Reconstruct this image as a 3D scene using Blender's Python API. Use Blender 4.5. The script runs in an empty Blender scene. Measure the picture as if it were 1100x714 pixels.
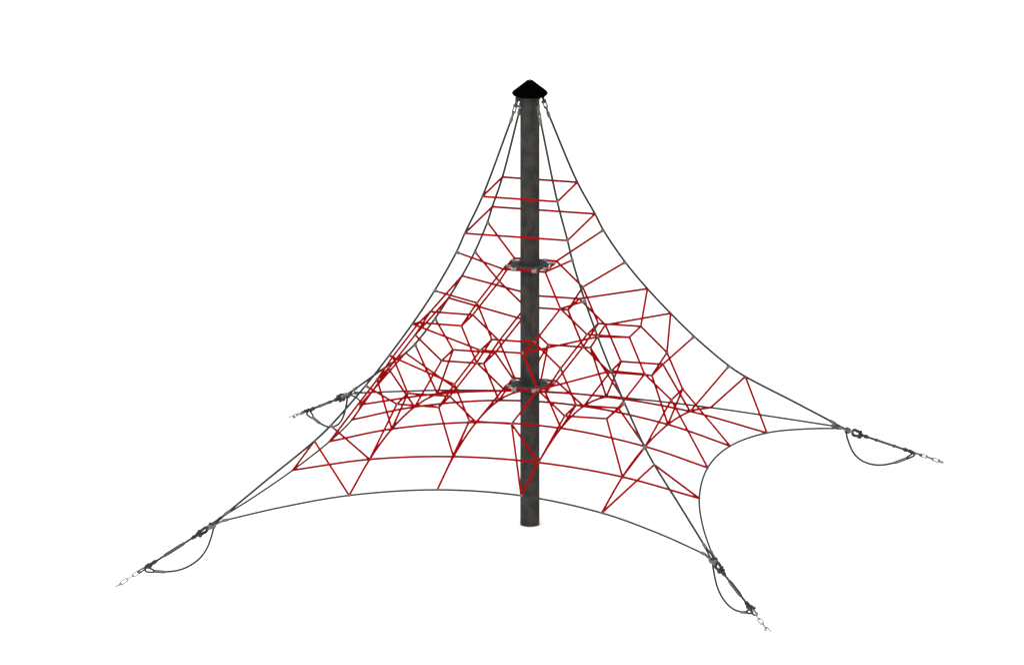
import bpy, bmesh, math, random
from mathutils import Vector, Matrix
random.seed(4)
PI = math.pi
R = 4.2                                   # metres from the mast to each ground anchor
sc = bpy.context.scene
COL = sc.collection

# ------------------------------------------------------------------ materials
def mat(name, col, rough=.7, spec=.15, metal=0., var=None, scale=40., bump=0., col2=None, lo=.35, hi=.65, stretch=None):
    m = bpy.data.materials.new(name); m.use_nodes = True
    nt = m.node_tree; n = nt.nodes; l = nt.links
    p = n['Principled BSDF']
    p.inputs['Base Color'].default_value = (*col, 1)
    p.inputs['Roughness'].default_value = rough
    p.inputs['Metallic'].default_value = metal
    p.inputs['Specular IOR Level'].default_value = spec
    if col2 or bump:
        tc = n.new('ShaderNodeTexCoord'); nz = n.new('ShaderNodeTexNoise')
        nz.inputs['Scale'].default_value = scale; nz.inputs['Detail'].default_value = 5
        src = tc.outputs['Object']
        if stretch:
            mp = n.new('ShaderNodeMapping'); mp.inputs['Scale'].default_value = stretch
            l.new(src, mp.inputs['Vector']); src = mp.outputs['Vector']
        l.new(src, nz.inputs['Vector'])
        if col2:
            cr = n.new('ShaderNodeValToRGB')
            cr.color_ramp.elements[0].position = lo; cr.color_ramp.elements[1].position = hi
            cr.color_ramp.elements[0].color = (*col, 1); cr.color_ramp.elements[1].color = (*col2, 1)
            l.new(nz.outputs['Fac'], cr.inputs['Fac']); l.new(cr.outputs['Color'], p.inputs['Base Color'])
        if bump:
            b = n.new('ShaderNodeBump'); b.inputs['Strength'].default_value = bump; b.inputs['Distance'].default_value = .004
            l.new(nz.outputs['Fac'], b.inputs['Height']); l.new(b.outputs['Normal'], p.inputs['Normal'])
    return m
M_GROUND = mat('white_studio_floor', (.93, .93, .93), 1., 0.)
M_RED = mat('red_rope', (.205, .0022, .0036), .9, 0., col2=(.310, .0024, .0032), scale=60, bump=.4)
M_DARK = mat('charcoal_rope', (.024, .026, .025), .85, .02, col2=(.040, .043, .041), scale=60, bump=.4)
M_POLE = mat('weathered_dark_steel', (.0225, .0235, .0235), .85, .02, col2=(.044, .039, .034), scale=15, bump=.12, lo=.36, hi=.64, stretch=(1, 1, .6))
M_CAP = mat('black_rubber', (.0006, .0006, .0007), 1., 0.)
M_STEEL = mat('dull_galvanised_steel', (.060, .060, .056), .55, .12, .15, col2=(.155, .152, .142), scale=90)
M_BLACK = mat('blackened_steel', (.016, .0165, .0165), .65, .08, col2=(.045, .045, .043), scale=90)
M_BLUE = mat('blue_passivated_steel', (.018, .016, .045), .5, .2, col2=(.06, .055, .12), scale=90)
M_TURN = mat('grey_turnbuckle_steel', (.040, .041, .041), .55, .12, .1, col2=(.085, .085, .083), scale=70)
M_CLAMP = mat('pressed_aluminium', (.080, .077, .072), .6, .12, col2=(.145, .140, .132), scale=120)
M_LIGHT = mat('pale_cast_aluminium', (.13, .125, .118), .6, .12, col2=(.24, .23, .22), scale=120)
M_CHAIN = mat('zinc_chain', (.085, .085, .085), .5, .2, .2, col2=(.22, .22, .22), scale=90)
M_RING = mat('grey_rubber_ring', (.028, .031, .031), .85, .02, col2=(.052, .055, .055), scale=30)

# ------------------------------------------------------------------ mesh helpers
def frame(d):
    d = d.normalized()
    a = Vector((0, 0, 1)) if abs(d.z) < .9 else Vector((1, 0, 0))
    u = d.cross(a).normalized()
    return u, d.cross(u).normalized()
def cyl(bm, a, b, r0, r1=None, n=10, cap=True):
    a = Vector(a); b = Vector(b); r1 = r0 if r1 is None else r1
    u, v = frame(b - a)
    A = [bm.verts.new(a + (u*math.cos(t) + v*math.sin(t))*r0) for t in [2*PI*i/n for i in range(n)]]
    B = [bm.verts.new(b + (u*math.cos(t) + v*math.sin(t))*r1) for t in [2*PI*i/n for i in range(n)]]
    for i in range(n):
        bm.faces.new((A[i], A[(i+1) % n], B[(i+1) % n], B[i]))
    if cap: bm.faces.new(A[::-1]); bm.faces.new(B)
def sweep(bm, pts, r, n=10, closed=False):
    pts = [Vector(p) for p in pts]; N = len(pts); rings = []; u = None
    for i, p in enumerate(pts):
        if closed: d = pts[(i+1) % N] - pts[i-1]
        else: d = pts[min(i+1, N-1)] - pts[max(i-1, 0)]
        d.normalize()
        if u is None: u, _ = frame(d)
        u = (u - d*u.dot(d)).normalized(); v = d.cross(u)
        rr = r(i/(N-1)) if callable(r) else r
        rings.append([bm.verts.new(p + (u*math.cos(t) + v*math.sin(t))*rr) for t in [2*PI*k/n for k in range(n)]])
    M = N if closed else N-1
    for i in range(M):
        A, B = rings[i], rings[(i+1) % N]
        for k in range(n):
            bm.faces.new((A[k], A[(k+1) % n], B[(k+1) % n], B[k]))
    if not closed: bm.faces.new(rings[0][::-1]); bm.faces.new(rings[-1])
def lathe(bm, prof, n=48, axis=None, org=(0, 0, 0)):
    org = Vector(org); d = Vector(axis or (0, 0, 1)).normalized(); u, v = frame(d); rings = []
    for r, z in prof:
        if r < 1e-7: rings.append([bm.verts.new(org + d*z)])
        else: rings.append([bm.verts.new(org + d*z + (u*math.cos(t) + v*math.sin(t))*r) for t in [2*PI*k/n for k in range(n)]])
    for A, B in zip(rings, rings[1:]):
        for k in range(n):
            if len(A) == 1 and len(B) == 1: continue
            if len(A) == 1: bm.faces.new((A[0], B[k], B[(k+1) % n]))
            elif len(B) == 1: bm.faces.new((A[k], A[(k+1) % n], B[0]))
            else: bm.faces.new((A[k], A[(k+1) % n], B[(k+1) % n], B[k]))
def box(bm, c, ax, sx, sy, sz):
    """box centred at c, long axis ax, second axis as horizontal as possible"""
    d = Vector(ax).normalized(); u, v = frame(d); c = Vector(c)
    vs = [bm.verts.new(c + d*sx*i + u*sy*j + v*sz*k) for i in (-.5, .5) for j in (-.5, .5) for k in (-.5, .5)]
    for f in ((0, 1, 3, 2), (4, 6, 7, 5), (0, 4, 5, 1), (2, 3, 7, 6), (0, 2, 6, 4), (1, 5, 7, 3)):
        bm.faces.new([vs[i] for i in f])
def obj(name, bm, m, parent=None, smooth=True, bevel=0):
    bmesh.ops.recalc_face_normals(bm, faces=bm.faces)
    me = bpy.data.meshes.new(name); bm.to_mesh(me); bm.free()
    me.materials.append(m)
    if smooth:
        for p in me.polygons: p.use_smooth = True
        me.set_sharp_from_angle(angle=math.radians(45))
    o = bpy.data.objects.new(name, me); COL.objects.link(o)
    if parent: o.parent = parent
    if bevel:
        b = o.modifiers.new('bevel', 'BEVEL'); b.width = bevel; b.segments = 2
    return o
def thing(name, label, cat, loc=(0, 0, 0), rz=0, group=None):
    o = bpy.data.objects.new(name, None); COL.objects.link(o)
    o.empty_display_size = .1
    o.location = loc; o.rotation_euler = (0, 0, rz)
    o['label'] = label; o['category'] = cat
    if group: o['group'] = group
    return o
def dup(o, parent):
    c = o.copy(); COL.objects.link(c); c.parent = parent
    for ch in list(o.children): dup(ch, c)
    return c
def spline(P, sub=8):
    P = [Vector(p) for p in P]
    Q = [2*P[0]-P[1]] + P + [2*P[-1]-P[-2]]; out = []
    for i in range(1, len(Q)-2):
        a, b, c, d = Q[i-1:i+3]
        t0 = 0; t1 = t0+(b-a).length**.5; t2 = t1+(c-b).length**.5; t3 = t2+(d-c).length**.5
        for s in range(sub):
            t = t1+(t2-t1)*s/sub
            A1 = a*((t1-t)/(t1-t0))+b*((t-t0)/(t1-t0)); A2 = b*((t2-t)/(t2-t1))+c*((t-t1)/(t2-t1)); A3 = c*((t3-t)/(t3-t2))+d*((t-t2)/(t3-t2))
            B1 = A1*((t2-t)/(t2-t0))+A2*((t-t0)/(t2-t0)); B2 = A2*((t3-t)/(t3-t1))+A3*((t-t1)/(t3-t1))
            out.append(B1*((t2-t)/(t2-t1))+B2*((t-t1)/(t2-t1)))
    return out+[P[-1]]

# ------------------------------------------------------------------ the knots of the net (fractions of R, one octant)
N0 = {'R1': (.0815, .0815, .7257), 'R2': (.1117, .1117, .6513), 'A': (.1260, .1260, .6134), 'B': (.1636, .1636, .5367),
      'C': (.2016, .2016, .4718), 'D': (.2414, .2414, .4108), 'F': (.2818, .2818, .3529), 'H': (.3416, .3416, .2776),
      'I': (.3695, .3695, .2492), 'K': (.0456, .0456, .5612), 'L': (.0907, .0907, .4964), 'O': (.0914, .0914, .3668),
      'N': (.1372, .1372, .3024), 'X': (.2281, .2281, .3026), 'G1': (.2748, .2748, .1915), 'G4': (.0922, .0922, .2373),
      'K2': (.0453, .0453, .3010), 'Q': (.1365, .0461, .4319), 'T': (.2288, .0460, .4323), 'V': (.2738, .0908, .3670),
      'Y': (.2287, .1369, .3023), 'P': (.3198, .0459, .3025), 'G2': (.2754, .0924, .2103), 'E1': (.4419, .2746, .1565),
      'E2': (.4111, .0912, .1734)}
def rot(p, k):
    x, y, z = p
    for _ in range(k % 4): x, y = -y, x
    return Vector((x, y, z))
def P(n, k, m=0):
    x, y, z = N0[n]
    if m: x, y = y, x
    return rot((x, y, z), k)*R
def diag(k, r, z, s=0):
    """point on the diagonal plane of corner k, sideways offset s"""
    h = math.sqrt(.5)
    return rot((r*h - s*h, r*h + s*h, z), k)*R

# ------------------------------------------------------------------ setting
bm = bmesh.new(); bmesh.ops.create_circle(bm, cap_ends=True, segments=96, radius=160); bmesh.ops.translate(bm, verts=bm.verts, vec=(0, 0, -.008))
g = obj('ground', bm, M_GROUND, smooth=False); g['kind'] = 'structure'

# ------------------------------------------------------------------ mast
mast = thing('mast', 'tall dark steel centre post with a black conical cap', 'mast')
PR = .0203*R
bm = bmesh.new(); lathe(bm, [(0, -.008), (PR*.985, -.008), (PR, .004), (PR, .935*R), (0, .935*R)], 64); obj('pole', bm, M_POLE, mast)
bm = bmesh.new()
lathe(bm, [(0, .9325*R), (.0335*R, .9315*R), (.0362*R, .9322*R), (.0375*R, .9342*R), (.0375*R, .9360*R), (.0362*R, .9380*R),
           (.0078*R, .9612*R), (.0070*R, .9622*R), (0, .9625*R)], 56)
cap = obj('cap', bm, M_CAP, mast)
bm = bmesh.new(); lathe(bm, [(0, .962*R), (.0026*R, .962*R), (.0026*R, .9634*R), (.0014*R, .9638*R), (.0013*R, .9658*R), (0, .966*R)], 6)
obj('cap_bolt', bm, M_STEEL, cap)
bm = bmesh.new(); lathe(bm, [(PR+.0005, .9215*R), (PR+.008, .9222*R), (PR+.008, .9318*R), (PR+.0005, .9318*R)], 48)
obj('head_band', bm, M_BLACK, mast)
for k in range(4):
    bm = bmesh.new()
    box(bm, diag(k, .0280, .9255), diag(k, 1, 0), .014*R, .0036*R, .010*R)
    obj('lug', bm, M_BLACK, mast, bevel=.003)

# ------------------------------------------------------------------ climbing net
net = thing('climbing_net', 'pyramid climbing net of red ropes on charcoal edge ropes around the post', 'climbing net')
RR = .0024*R; RD = .0024*R
def loop_pts(c, d, w, L, up, n=20, taper=.0):
    """stadium loop: starts at c, runs length L along d, half width w in direction up"""
    d = Vector(d).normalized(); up = Vector(up).normalized(); pts = []
    for i in range(n):
        t = 2*PI*i/n
        x = math.cos(t); y = math.sin(t)
        s = L/2 - w
        q = (s if x > 0 else -s) + w*x
        ww = y*w*(1 - taper*(.5 - .5*q/(L/2)))
        pts.append(Vector(c) + d*(L/2 + q) + up*ww)
    return pts
def bow_shackle(bm_bow, bm_pin, c, d, side, L, w, r, head=4.0, eye=1.9):
    """bow from c along d with the pin at the far end across 'side'"""
    c = Vector(c); d = Vector(d).normalized(); side = Vector(side).normalized(); pts = []
    pts.append(c + d*L + side*w*.72)
    pts.append(c + d*L*.72 + side*w*.8)
    for i in range(11):
        t = -.15*PI + 1.3*PI*i/10
        pts.append(c + d*(w - w*math.sin(t)) + side*w*math.cos(t))
    pts.append(c + d*L*.72 - side*w*.8)
    pts.append(c + d*L - side*w*.72)
    sweep(bm_bow, pts, r, 8)
    for s in (1, -1):
        q = c + d*L + side*s*w*.72
        cyl(bm_bow, q - side*r*1.2, q + side*r*min(1.2, head*.4), r*eye, n=10)
    q = c + d*L
    cyl(bm_pin, q - side*(w*.72 + r*head*.5), q + side*(w*.72 + r*head*.5), r*.95, n=8)
    cyl(bm_pin, q + side*(w*.72 + r*head*.5), q + side*(w*.72 + r*head), r*eye*.95, n=6)

# corner (radial) ropes
J_END = (.7365, .1205)
for k in range(4):
    up = Vector((0, 0, 1)); side = diag(k, 0, 0, 1).normalized()
    pts = [diag(k, .0440, .8860)] + [P(n, k) for n in ('R1', 'R2', 'A', 'B', 'C', 'D', 'F', 'H', 'I')] + [diag(k, .640, .1790), diag(k, *J_END)]
    bm = bmesh.new(); sweep(bm, spline(pts, 8), RD, 10)
    rp = obj('corner_rope', bm, M_DARK, net)
    # top end: ferrule, thimble eye, shackle under the cap
    a = diag(k, .0440, .8860); b = diag(k, .0300, .9250); d = (b-a).normalized()
    bm = bmesh.new()
    lathe(bm, [(0, -.0115*R), (.0026*R, -.0112*R), (.0037*R, -.008*R), (.0039*R, -.001*R), (.0034*R, .002*R), (0, .002*R)], 12, d, a)
    obj('ferrule', bm, M_STEEL, rp)
    bm = bmesh.new(); sweep(bm, loop_pts(a + d*.001*R, d, .0034*R, .0135*R, side, 22, .5), .0016*R, 8, True)
    sweep(bm, loop_pts(a + d*.0035*R, d, .0022*R, .0105*R, side, 22, .4), .0010*R, 6, True); obj('thimble', bm, M_STEEL, rp)
    b1 = bmesh.new(); b2 = bmesh.new()
    bow_shackle(b1, b2, a + d*.0115*R, d, (d.cross(side)), .0165*R, .0040*R, .0016*R, 2.0)
    sh = obj('shackle', b1, M_STEEL, rp); obj('shackle_pin', b2, M_STEEL, sh)
    bm = bmesh.new(); sweep(bm, loop_pts(a + d*.0250*R, d, .0030*R, .0140*R, side, 22), .0016*R, 8, True); obj('eye_ring', bm, M_BLACK, rp)
    # lower end: long ferrule, tapered splice and thimble running to the corner plate
    c = diag(k, *J_END); e = diag(k, .7690, .1010); d2 = (e-c).normalized()
    bm = bmesh.new()
    lathe(bm, [(0, -.011*R), (.0026*R, -.0108*R), (.0038*R, -.008*R), (.0038*R, .004*R), (.003*R, .006*R), (0, .006*R)], 12, d2, c)
    obj('ferrule', bm, M_STEEL, rp)
    L = (e-c).length
    bm = bmesh.new(); sweep(bm, loop_pts(c + d2*.003*R, d2, .0046*R, L - .0005*R, side, 26, .75), .0019*R, 8, True); obj('eye_splice', bm, M_DARK, rp)

# edge ropes
def edge_end(k, s):
    return diag(k, .7490, .1085, .0085*s)
for k in range(4):
    pts = [edge_end(k, -1)] + [rot((.4870, .4120, .1325), k)*R, P('E1', k), P('E2', k), P('E2', k-1, 1), P('E1', k-1, 1), rot((.4870, -.4120, .1325), k)*R] + [edge_end(k-1, 1)]
    bm = bmesh.new(); sweep(bm, spline(pts, 8), RD*.86, 10)
    er = obj('edge_rope', bm, M_DARK, net)
    for kk, s, q in ((k, -1, pts[1]), (k-1, 1, pts[-2])):
        a = edge_end(kk, s); e = diag(kk, .7700, .1000, .0040*s); d = (a-q).normalized()
        bm = bmesh.new()
        lathe(bm, [(0, -.0125*R), (.0026*R, -.0122*R), (.0036*R, -.009*R), (.0036*R, .0005*R), (.0028*R, .002*R), (0, .002*R)], 12, d, a)
        obj('ferrule', bm, M_STEEL, er)
        bm = bmesh.new(); dd = e-a
        sweep(bm, loop_pts(a, dd, .0034*R, dd.length, Vector((0, 0, 1)).cross(dd), 22, .5), .0016*R, 8, True); obj('thimble', bm, M_STEEL, er)

# red ropes: each runs through several knots
def red(name, pts, closed=False, curved=False, r=RR, parent=net):
    bm = bmesh.new()
    if curved: sweep(bm, spline(pts, 8), r, 10)
    else:
        q = list(pts) + ([pts[0]] if closed else [])
        for a, b in zip(q, q[1:]): cyl(bm, a, b, r, n=10)
    return obj(name, bm, M_RED, parent)
for n in ('R1', 'R2'):
    red('ring_rope', [P(n, k) for k in range(4)], True)
for k in range(4):
    red('net_rope', [P('C', k), P('T', k), P('T', k-1, 1), P('C', k-1)])
    red('net_rope', [P('E2', k), P('P', k), P('P', k-1, 1), P('E2', k-1, 1)])
    red('net_rope', [P('L', k), P('Q', k), P('Q', k-1, 1), P('L', k-1)])
    red('net_rope', [P('T', k), P('Q', k), P('O', k), P('Q', k, 1), P('T', k, 1)])
    red('net_rope', [P('K2', k), P('O', k), P('N', k), P('G4', k)])
    red('net_rope', [P('X', k), P('Y', k), P('N', k), P('Y', k, 1)], True)
    red('net_rope', [P('F', k), P('X', k), P('G1', k), P('H', k)])
    red('net_rope', [P('A', k), P('K', k), P('L', k), P('B', k)])
    red('net_rope', [P('K2', k), P('G4', k)])
    red('net_rope', [P('E1', k), P('I', k), P('E1', k, 1)])
    for m in (0, 1):
        red('net_rope', [P('D', k), P('V', k, m), P('P', k, m), P('G2', k, m)])
        red('net_rope', [P('T', k, m), P('V', k, m), P('Y', k, m), P('G2', k, m)])
    red('floor_rope', [P('E1', k), P('G1', k), P('G2', k, 1), P('G2', k+1), P('G1', k+1), P('E1', k+1, 1)], curved=True)
    red('floor_rope', [P('E2', k), P('G2', k), P('G4', k), P('G4', k+1), P('G2', k+1, 1), P('E2', k+1, 1)], curved=True)

# rubber rings round the post, each in a red rope square with eight clamps
for n in ('K', 'K2'):
    z = N0[n][2]*R
    bm = bmesh.new(); ri, ro, h = .0212*R, .0400*R, .0026*R
    lathe(bm, [(ri, z-h*.7), (ri+.004, z-h), (ro-.006, z-h), (ro, z-h*.5), (ro, z+h*.5), (ro-.006, z+h), (ri+.004, z+h), (ri, z+h*.7), (ri, z-h*.7)], 48)
    cl = obj('guide_ring', bm, M_RING, net)
    red('square_rope', [P(n, k) for k in range(4)], True, r=RR*1.1, parent=cl)
    for k in range(4):
        for s in (-1, 1):
            c = rot((.0456, .0220*s, N0[n][2]), k)*R; d = rot((1, 0, 0), k); t = rot((0, 1, 0), k)
            bm = bmesh.new()
            cyl(bm, c - t*.0052*R, c + t*.0052*R, .0040*R, n=12)
            cyl(bm, c, c - d*.0110*R, .0032*R, n=10)
            obj('clamp', bm, M_LIGHT, cl)

# clamps: crossed barrels on the red knots, sleeves and tees on the charcoal ropes
def barrel_prof(r, L): return [(0, -L), (r*.7, -L), (r, -L*.55), (r, L*.55), (r*.7, L), (0, L)]
bm = bmesh.new(); lathe(bm, barrel_prof(.0028*R, .0036*R), 12, (1, 0, 0)); lathe(bm, barrel_prof(.0028*R, .0036*R), 12, (0, 1, 0))
proto = obj('cross_clamp', bm, M_CLAMP, net)
first = True
spots = []
for n in ('L', 'O', 'N', 'X', 'G1', 'G4'):
    for k in range(4): spots.append((P(n, k), k*PI/2 + PI/4))
for n in ('Q', 'T', 'V', 'Y', 'P', 'G2'):
    for k in range(4):
        for m in (0, 1): spots.append((P(n, k, m), k*PI/2))
for q, a in spots:
    o = proto if first else dup(proto, net); first = False
    o.location = q; o.rotation_euler = (random.uniform(-.6, .6), random.uniform(-.6, .6), a + random.uniform(-.3, .3))
def orient(o, q, d):
    o.location = q; o.rotation_mode = 'QUATERNION'; o.rotation_quaternion = Vector(d).to_track_quat('X', 'Z')
bm = bmesh.new(); lathe(bm, barrel_prof(.0028*R, .0036*R), 12, (1, 0, 0))
proto = obj('rope_clamp', bm, M_CLAMP, net); first = True
order = ['R1', 'R2', 'A', 'B', 'C', 'D', 'F', 'H', 'I']
for n in ('R1', 'R2', 'C', 'D', 'I'):
    i = order.index(n)
    for k in range(4):
        o = proto if first else dup(proto, net); first = False
        nx = P(order[i+1], k) if i+1 < len(order) else diag(k, .7365, .1205)
        orient(o, P(n, k), nx - (P(order[i-1], k) if i else diag(k, .044, .886)))
for k in range(4):
    for m in (0, 1):
        for n, a in (('E1', 'E2'), ('E2', 'E1')):
            o = dup(proto, net); orient(o, P(n, k, m), P(a, k, m) - P(n, k, m))
# tees: a sleeve along the charcoal rope with a cone towards the red tie
for n, i_, t in (('A', 2, 'K'), ('B', 3, 'L'), ('F', 6, 'X'), ('H', 7, 'G1')):
    p0 = None
    for k in range(4):
        if p0 is None:
            c = P(n, k); ax = (P(order[i_+1], k) - P(order[i_-1], k)).normalized(); d = (P(t, k) - c).normalized()
            bm = bmesh.new(); lathe(bm, barrel_prof(.0028*R, .0056*R), 12, ax, c)
            cyl(bm, c, c + d*.0105*R, .0042*R, .0024*R, n=12)
            p0 = obj('tee_clamp', bm, M_CLAMP, net)
        else:
            o = dup(p0, net); o.rotation_euler = (0, 0, k*PI/2)

# ------------------------------------------------------------------ the four corners
CORN = {2: ('near left', 'at the lower left corner of the net', 'leftmost'),
        3: ('near right', 'at the lowest corner, in front to the right', 'lowest'),
        0: ('far right', 'at the far right corner of the net', 'rightmost'),
        1: ('far left', 'at the small far left corner behind the net', 'farthest')}
Z0, R0 = .0985, .772
def ax(r, s=0): return Vector((r, s, Z0 + (r - R0)*(-.0005 - Z0)/(1.0 - R0)))*R       # tension line in the corner's own frame
DIRL = (ax(1) - ax(.8)).normalized(); UPL = DIRL.cross(Vector((0, 1, 0)))*-1
if UPL.z < 0: UPL = -UPL
SIDE = Vector((0, 1, 0))
def local(bm, r):                        # move to the thing's own origin on the ground
    bmesh.ops.translate(bm, verts=bm.verts, vec=(-r*R, 0, 0)); return bm
def make_corner(k):
    rz = PI/4 + k*PI/2; nm, where, pos = CORN[k]
    def at(r): return diag(k, r, 0)
    # corner plate
    t = thing('corner_plate', {2: 'grey steel plate joining rope ends at lower left corner of net', 3: 'grey steel plate joining rope ends at lowest corner of net',
                               0: 'grey steel plate joining rope ends at far right corner of net', 1: 'grey steel plate joining rope ends at far left corner behind net'}[k],
              'plate', at(.772), rz, 'plates joining the ropes at the corners')
    bm = bmesh.new(); c = ax(.7735)
    out = [(-.0080, -.0095), (-.0080, .0095), (-.0030, .0112), (.0110, .0048), (.0128, 0), (.0110, -.0048), (-.0030, -.0112)]
    lo = [bm.verts.new(c + DIRL*a*R + SIDE*b*R - UPL*.0030*R) for a, b in out]; hi = [bm.verts.new(c + DIRL*a*R + SIDE*b*R + UPL*.0030*R) for a, b in out]
    bm.faces.new(lo[::-1]); bm.faces.new(hi)
    for i in range(len(out)): bm.faces.new((lo[i], lo[(i+1) % len(out)], hi[(i+1) % len(out)], hi[i]))
    obj('plate', local(bm, .772), M_CLAMP, t, bevel=.003)
    for a, b in ((-.0030, .0055), (-.0030, -.0055), (-.0035, 0)):
        bm = bmesh.new(); q = ax(.7735) + DIRL*a*R + SIDE*b*R
        cyl(bm, q - UPL*.0060*R, q + UPL*.0060*R, .0026*R, n=6); obj('bolt', local(bm, .772), M_BLACK, t)
    # bow shackle
    t = thing('bow_shackle', {2: 'black bow shackle between plate and turnbuckle at lower left corner', 3: 'black bow shackle between plate and turnbuckle at lowest corner',
                              0: 'black bow shackle between plate and turnbuckle at far right corner', 1: 'black bow shackle between plate and turnbuckle at far left corner'}[k],
              'shackle', at(.782), rz, 'shackles above the turnbuckles')
    b1 = bmesh.new(); b2 = bmesh.new()
    bow_shackle(b1, b2, ax(.7825), DIRL, (UPL + SIDE*.35), .0200*R, .0062*R, .0034*R, 1.1, 1.25)
    obj('bow', local(b1, .782), M_BLACK, t); obj('pin', local(b2, .782), M_BLACK, t)
    # turnbuckle
    t = thing('turnbuckle', {2: 'slim dark steel turnbuckle at the lower left anchor of the net', 3: 'slim dark steel turnbuckle at the lowest anchor right of post',
                             0: 'slim dark steel turnbuckle at the far right anchor of the net', 1: 'slim dark steel turnbuckle at the small far left anchor'}[k],
              'turnbuckle', at(.86), rz, 'turnbuckles at the anchors')
    bm = bmesh.new()
    for s in (-1, 1): box(bm, ax(.862, s*.0024), DIRL, .0400*R, .0022*R, .0052*R)
    for r in (.8405, .8835): lathe(bm, barrel_prof(.0040*R, .0030*R), 12, DIRL, ax(r))
    obj('body', local(bm, .86), M_TURN, t)
    for r0, r1, rf, sgn in ((.8165, .853, .8035, 1), (.9095, .871, .9225, -1)):
        bm = bmesh.new(); cyl(bm, ax(r0), ax(r1), .0023*R, n=10)
        for i in range(10):
            q = ax(r0 + (r1-r0)*(.25+.07*i)); cyl(bm, q, q + DIRL*.001*R, .0027*R, n=8)
        obj('threaded_rod', local(bm, .86), M_BLACK, t)
        bm = bmesh.new()
        lathe(bm, [(0, -.0055*R), (.0024*R, -.0055*R), (.0046*R, .001*R), (.0044*R, .006*R), (0, .006*R)], 12, -DIRL*sgn, ax(r0+.001*sgn))
        for s in (-1, 1):
            u = SIDE*s*.0034*R
            sweep(bm, [ax(r0+.001*sgn) + u*.3, ax(r0 - .004*sgn) + u, ax(rf) + u], .0024*R, 8)
            cyl(bm, ax(rf) + u*.6, ax(rf) + u*1.5, .0040*R, n=12)
        fk = obj('fork', local(bm, .86), M_BLACK, t)
        bm = bmesh.new(); q = ax(rf); cyl(bm, q - SIDE*.0068*R, q + SIDE*.0068*R, .0020*R, n=8); cyl(bm, q + SIDE*.0056*R, q + SIDE*.0084*R, .0028*R, n=6); cyl(bm, q - SIDE*.0076*R, q - SIDE*.0056*R, .0030*R, n=6)
        obj('pin', local(bm, .86), M_BLACK, fk)
    # anchor shackle
    blue = k in (3, 0)
    t = thing('anchor_shackle', {2: 'small black shackle heading the chain at lower left anchor', 3: 'small bluish shackle heading the chain at lowest anchor',
                                 0: 'small bluish shackle heading the chain at far right anchor', 1: 'small black shackle heading the chain at far left anchor'}[k],
              'shackle', at(.937), rz, 'shackles heading the anchor chains')
    b1 = bmesh.new(); b2 = bmesh.new()
    bow_shackle(b1, b2, ax(.9500), -DIRL, SIDE, .0245*R, .0056*R, .0018*R)
    m = M_BLUE if blue else M_BLACK
    obj('bow', local(b1, .937), m, t); obj('pin', local(b2, .937), m, t)
    # anchor chain
    t = thing('anchor_chain', {2: 'short pale chain running into the ground at lower left', 3: 'short pale chain running into the ground at lowest corner',
                               0: 'short pale chain running into the ground at far right', 1: 'short pale chain running into the ground at far left behind net'}[k],
              'chain', at(.975), rz, 'chains at the ground anchors')
    r = .9455; i = 0
    while r < .9935:
        bm = bmesh.new(); q = ax(r)
        tl = (.1, -.12, .18, -.05)[i % 4] + (.25 if k == 2 else .3 if k == 3 else 0)
        up = SIDE if i % 2 else UPL
        up = (Matrix.Rotation(tl + .35, 3, DIRL) @ up)
        sweep(bm, loop_pts(q, DIRL, .0037*R, .0195*R, up, 24), .00115*R, 8, True)
        obj('chain_link', local(bm, .975), M_CHAIN, t)
        r += .0150; i += 1
    # slack safety rope
    t = thing('safety_rope', {2: 'slack charcoal safety rope drooping below the lower left turnbuckle', 3: 'slack charcoal safety rope drooping beside the lowest turnbuckle',
                              0: 'slack charcoal safety rope drooping below the far right turnbuckle', 1: 'slack charcoal safety rope drooping below the far left turnbuckle'}[k],
              'rope', at(.83), rz, 'slack safety ropes under the turnbuckles')
    pts = [(.7660, .0985), (.7710, .0790), (.7840, .0500), (.8000, .0325), (.8180, .0220), (.8380, .0152), (.8580, .0126), (.8780, .0133), (.8930, .0150)]
    bm = bmesh.new(); sweep(bm, spline([Vector((a, 0, b))*R for a, b in pts], 8), RD*.9, 10)
    obj('rope', local(bm, .83), M_DARK, t)
    a = Vector((.8930, 0, .0150))*R; e = Vector((.9335, 0, .0262))*R; d = (Vector((.9160, 0, .0195))*R - a).normalized()
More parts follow.
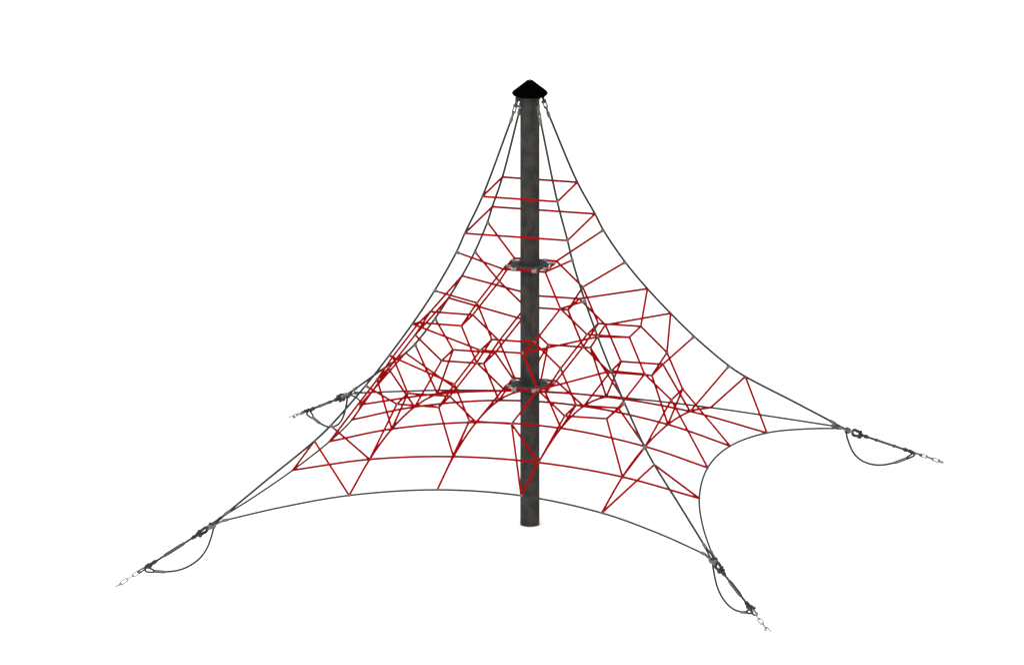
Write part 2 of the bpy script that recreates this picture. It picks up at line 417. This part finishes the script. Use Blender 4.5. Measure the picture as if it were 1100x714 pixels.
    bm = bmesh.new(); lathe(bm, [(0, -.010*R), (.0026*R, -.010*R), (.0036*R, -.006*R), (.0036*R, .018*R), (.0028*R, .020*R), (0, .020*R)], 12, d, a)
    obj('ferrule', local(bm, .83), M_STEEL, t)
    bm = bmesh.new(); a2 = a + d*.0185*R; dd = e - a2
    sweep(bm, loop_pts(a2, dd, .0058*R, dd.length, (SIDE*.5).cross(dd.normalized()) + SIDE*.3, 24, .5), .0021*R, 8, True); obj('thimble', local(bm, .83), M_BLACK, t)
for k in range(4): make_corner(k)

# ------------------------------------------------------------------ light
w = bpy.data.worlds.new('World'); sc.world = w; w.use_nodes = True
bg = w.node_tree.nodes['Background']; bg.inputs['Color'].default_value = (1, 1, 1, 1); bg.inputs['Strength'].default_value = 1.5
def lamp(name, loc, size, power):
    L = bpy.data.lights.new(name, 'AREA'); L.size = size; L.energy = power; L.shape = 'DISK'
    o = bpy.data.objects.new(name, L); COL.objects.link(o); o.location = loc
    o.rotation_euler = (Vector((0, 0, 1.5)) - Vector(loc)).to_track_quat('-Z', 'Y').to_euler()
lamp('softbox', (-9, -13, 15), 9, 1300)

# ------------------------------------------------------------------ camera: a distant parallel view, 15 degrees up and 15 degrees off the front
az = el = math.radians(15)
rt = Vector((math.cos(az), math.sin(az), 0)); up = Vector((-math.sin(az)*-math.sin(el), -math.cos(az)*-math.sin(el)*1.0, math.cos(el)))
vd = Vector((math.sin(az)*math.cos(el), -math.cos(az)*math.cos(el), math.sin(el)))
up = vd.cross(rt)
S = 511.46
tgt = (rt*((550 - 569.2)/S) + up*((562.0 - 357)/S))*R
cam = bpy.data.cameras.new('camera'); co = bpy.data.objects.new('camera', cam); COL.objects.link(co)
cam.type = 'ORTHO'; cam.ortho_scale = 1100/S*R; cam.clip_start = .1; cam.clip_end = 500
co.location = tgt + vd*30
co.rotation_euler = (-vd).to_track_quat('-Z', 'Y').to_euler()
sc.camera = co
sc.view_settings.view_transform = 'Standard'; sc.view_settings.look = 'None'; sc.view_settings.exposure = 0; sc.view_settings.gamma = 1
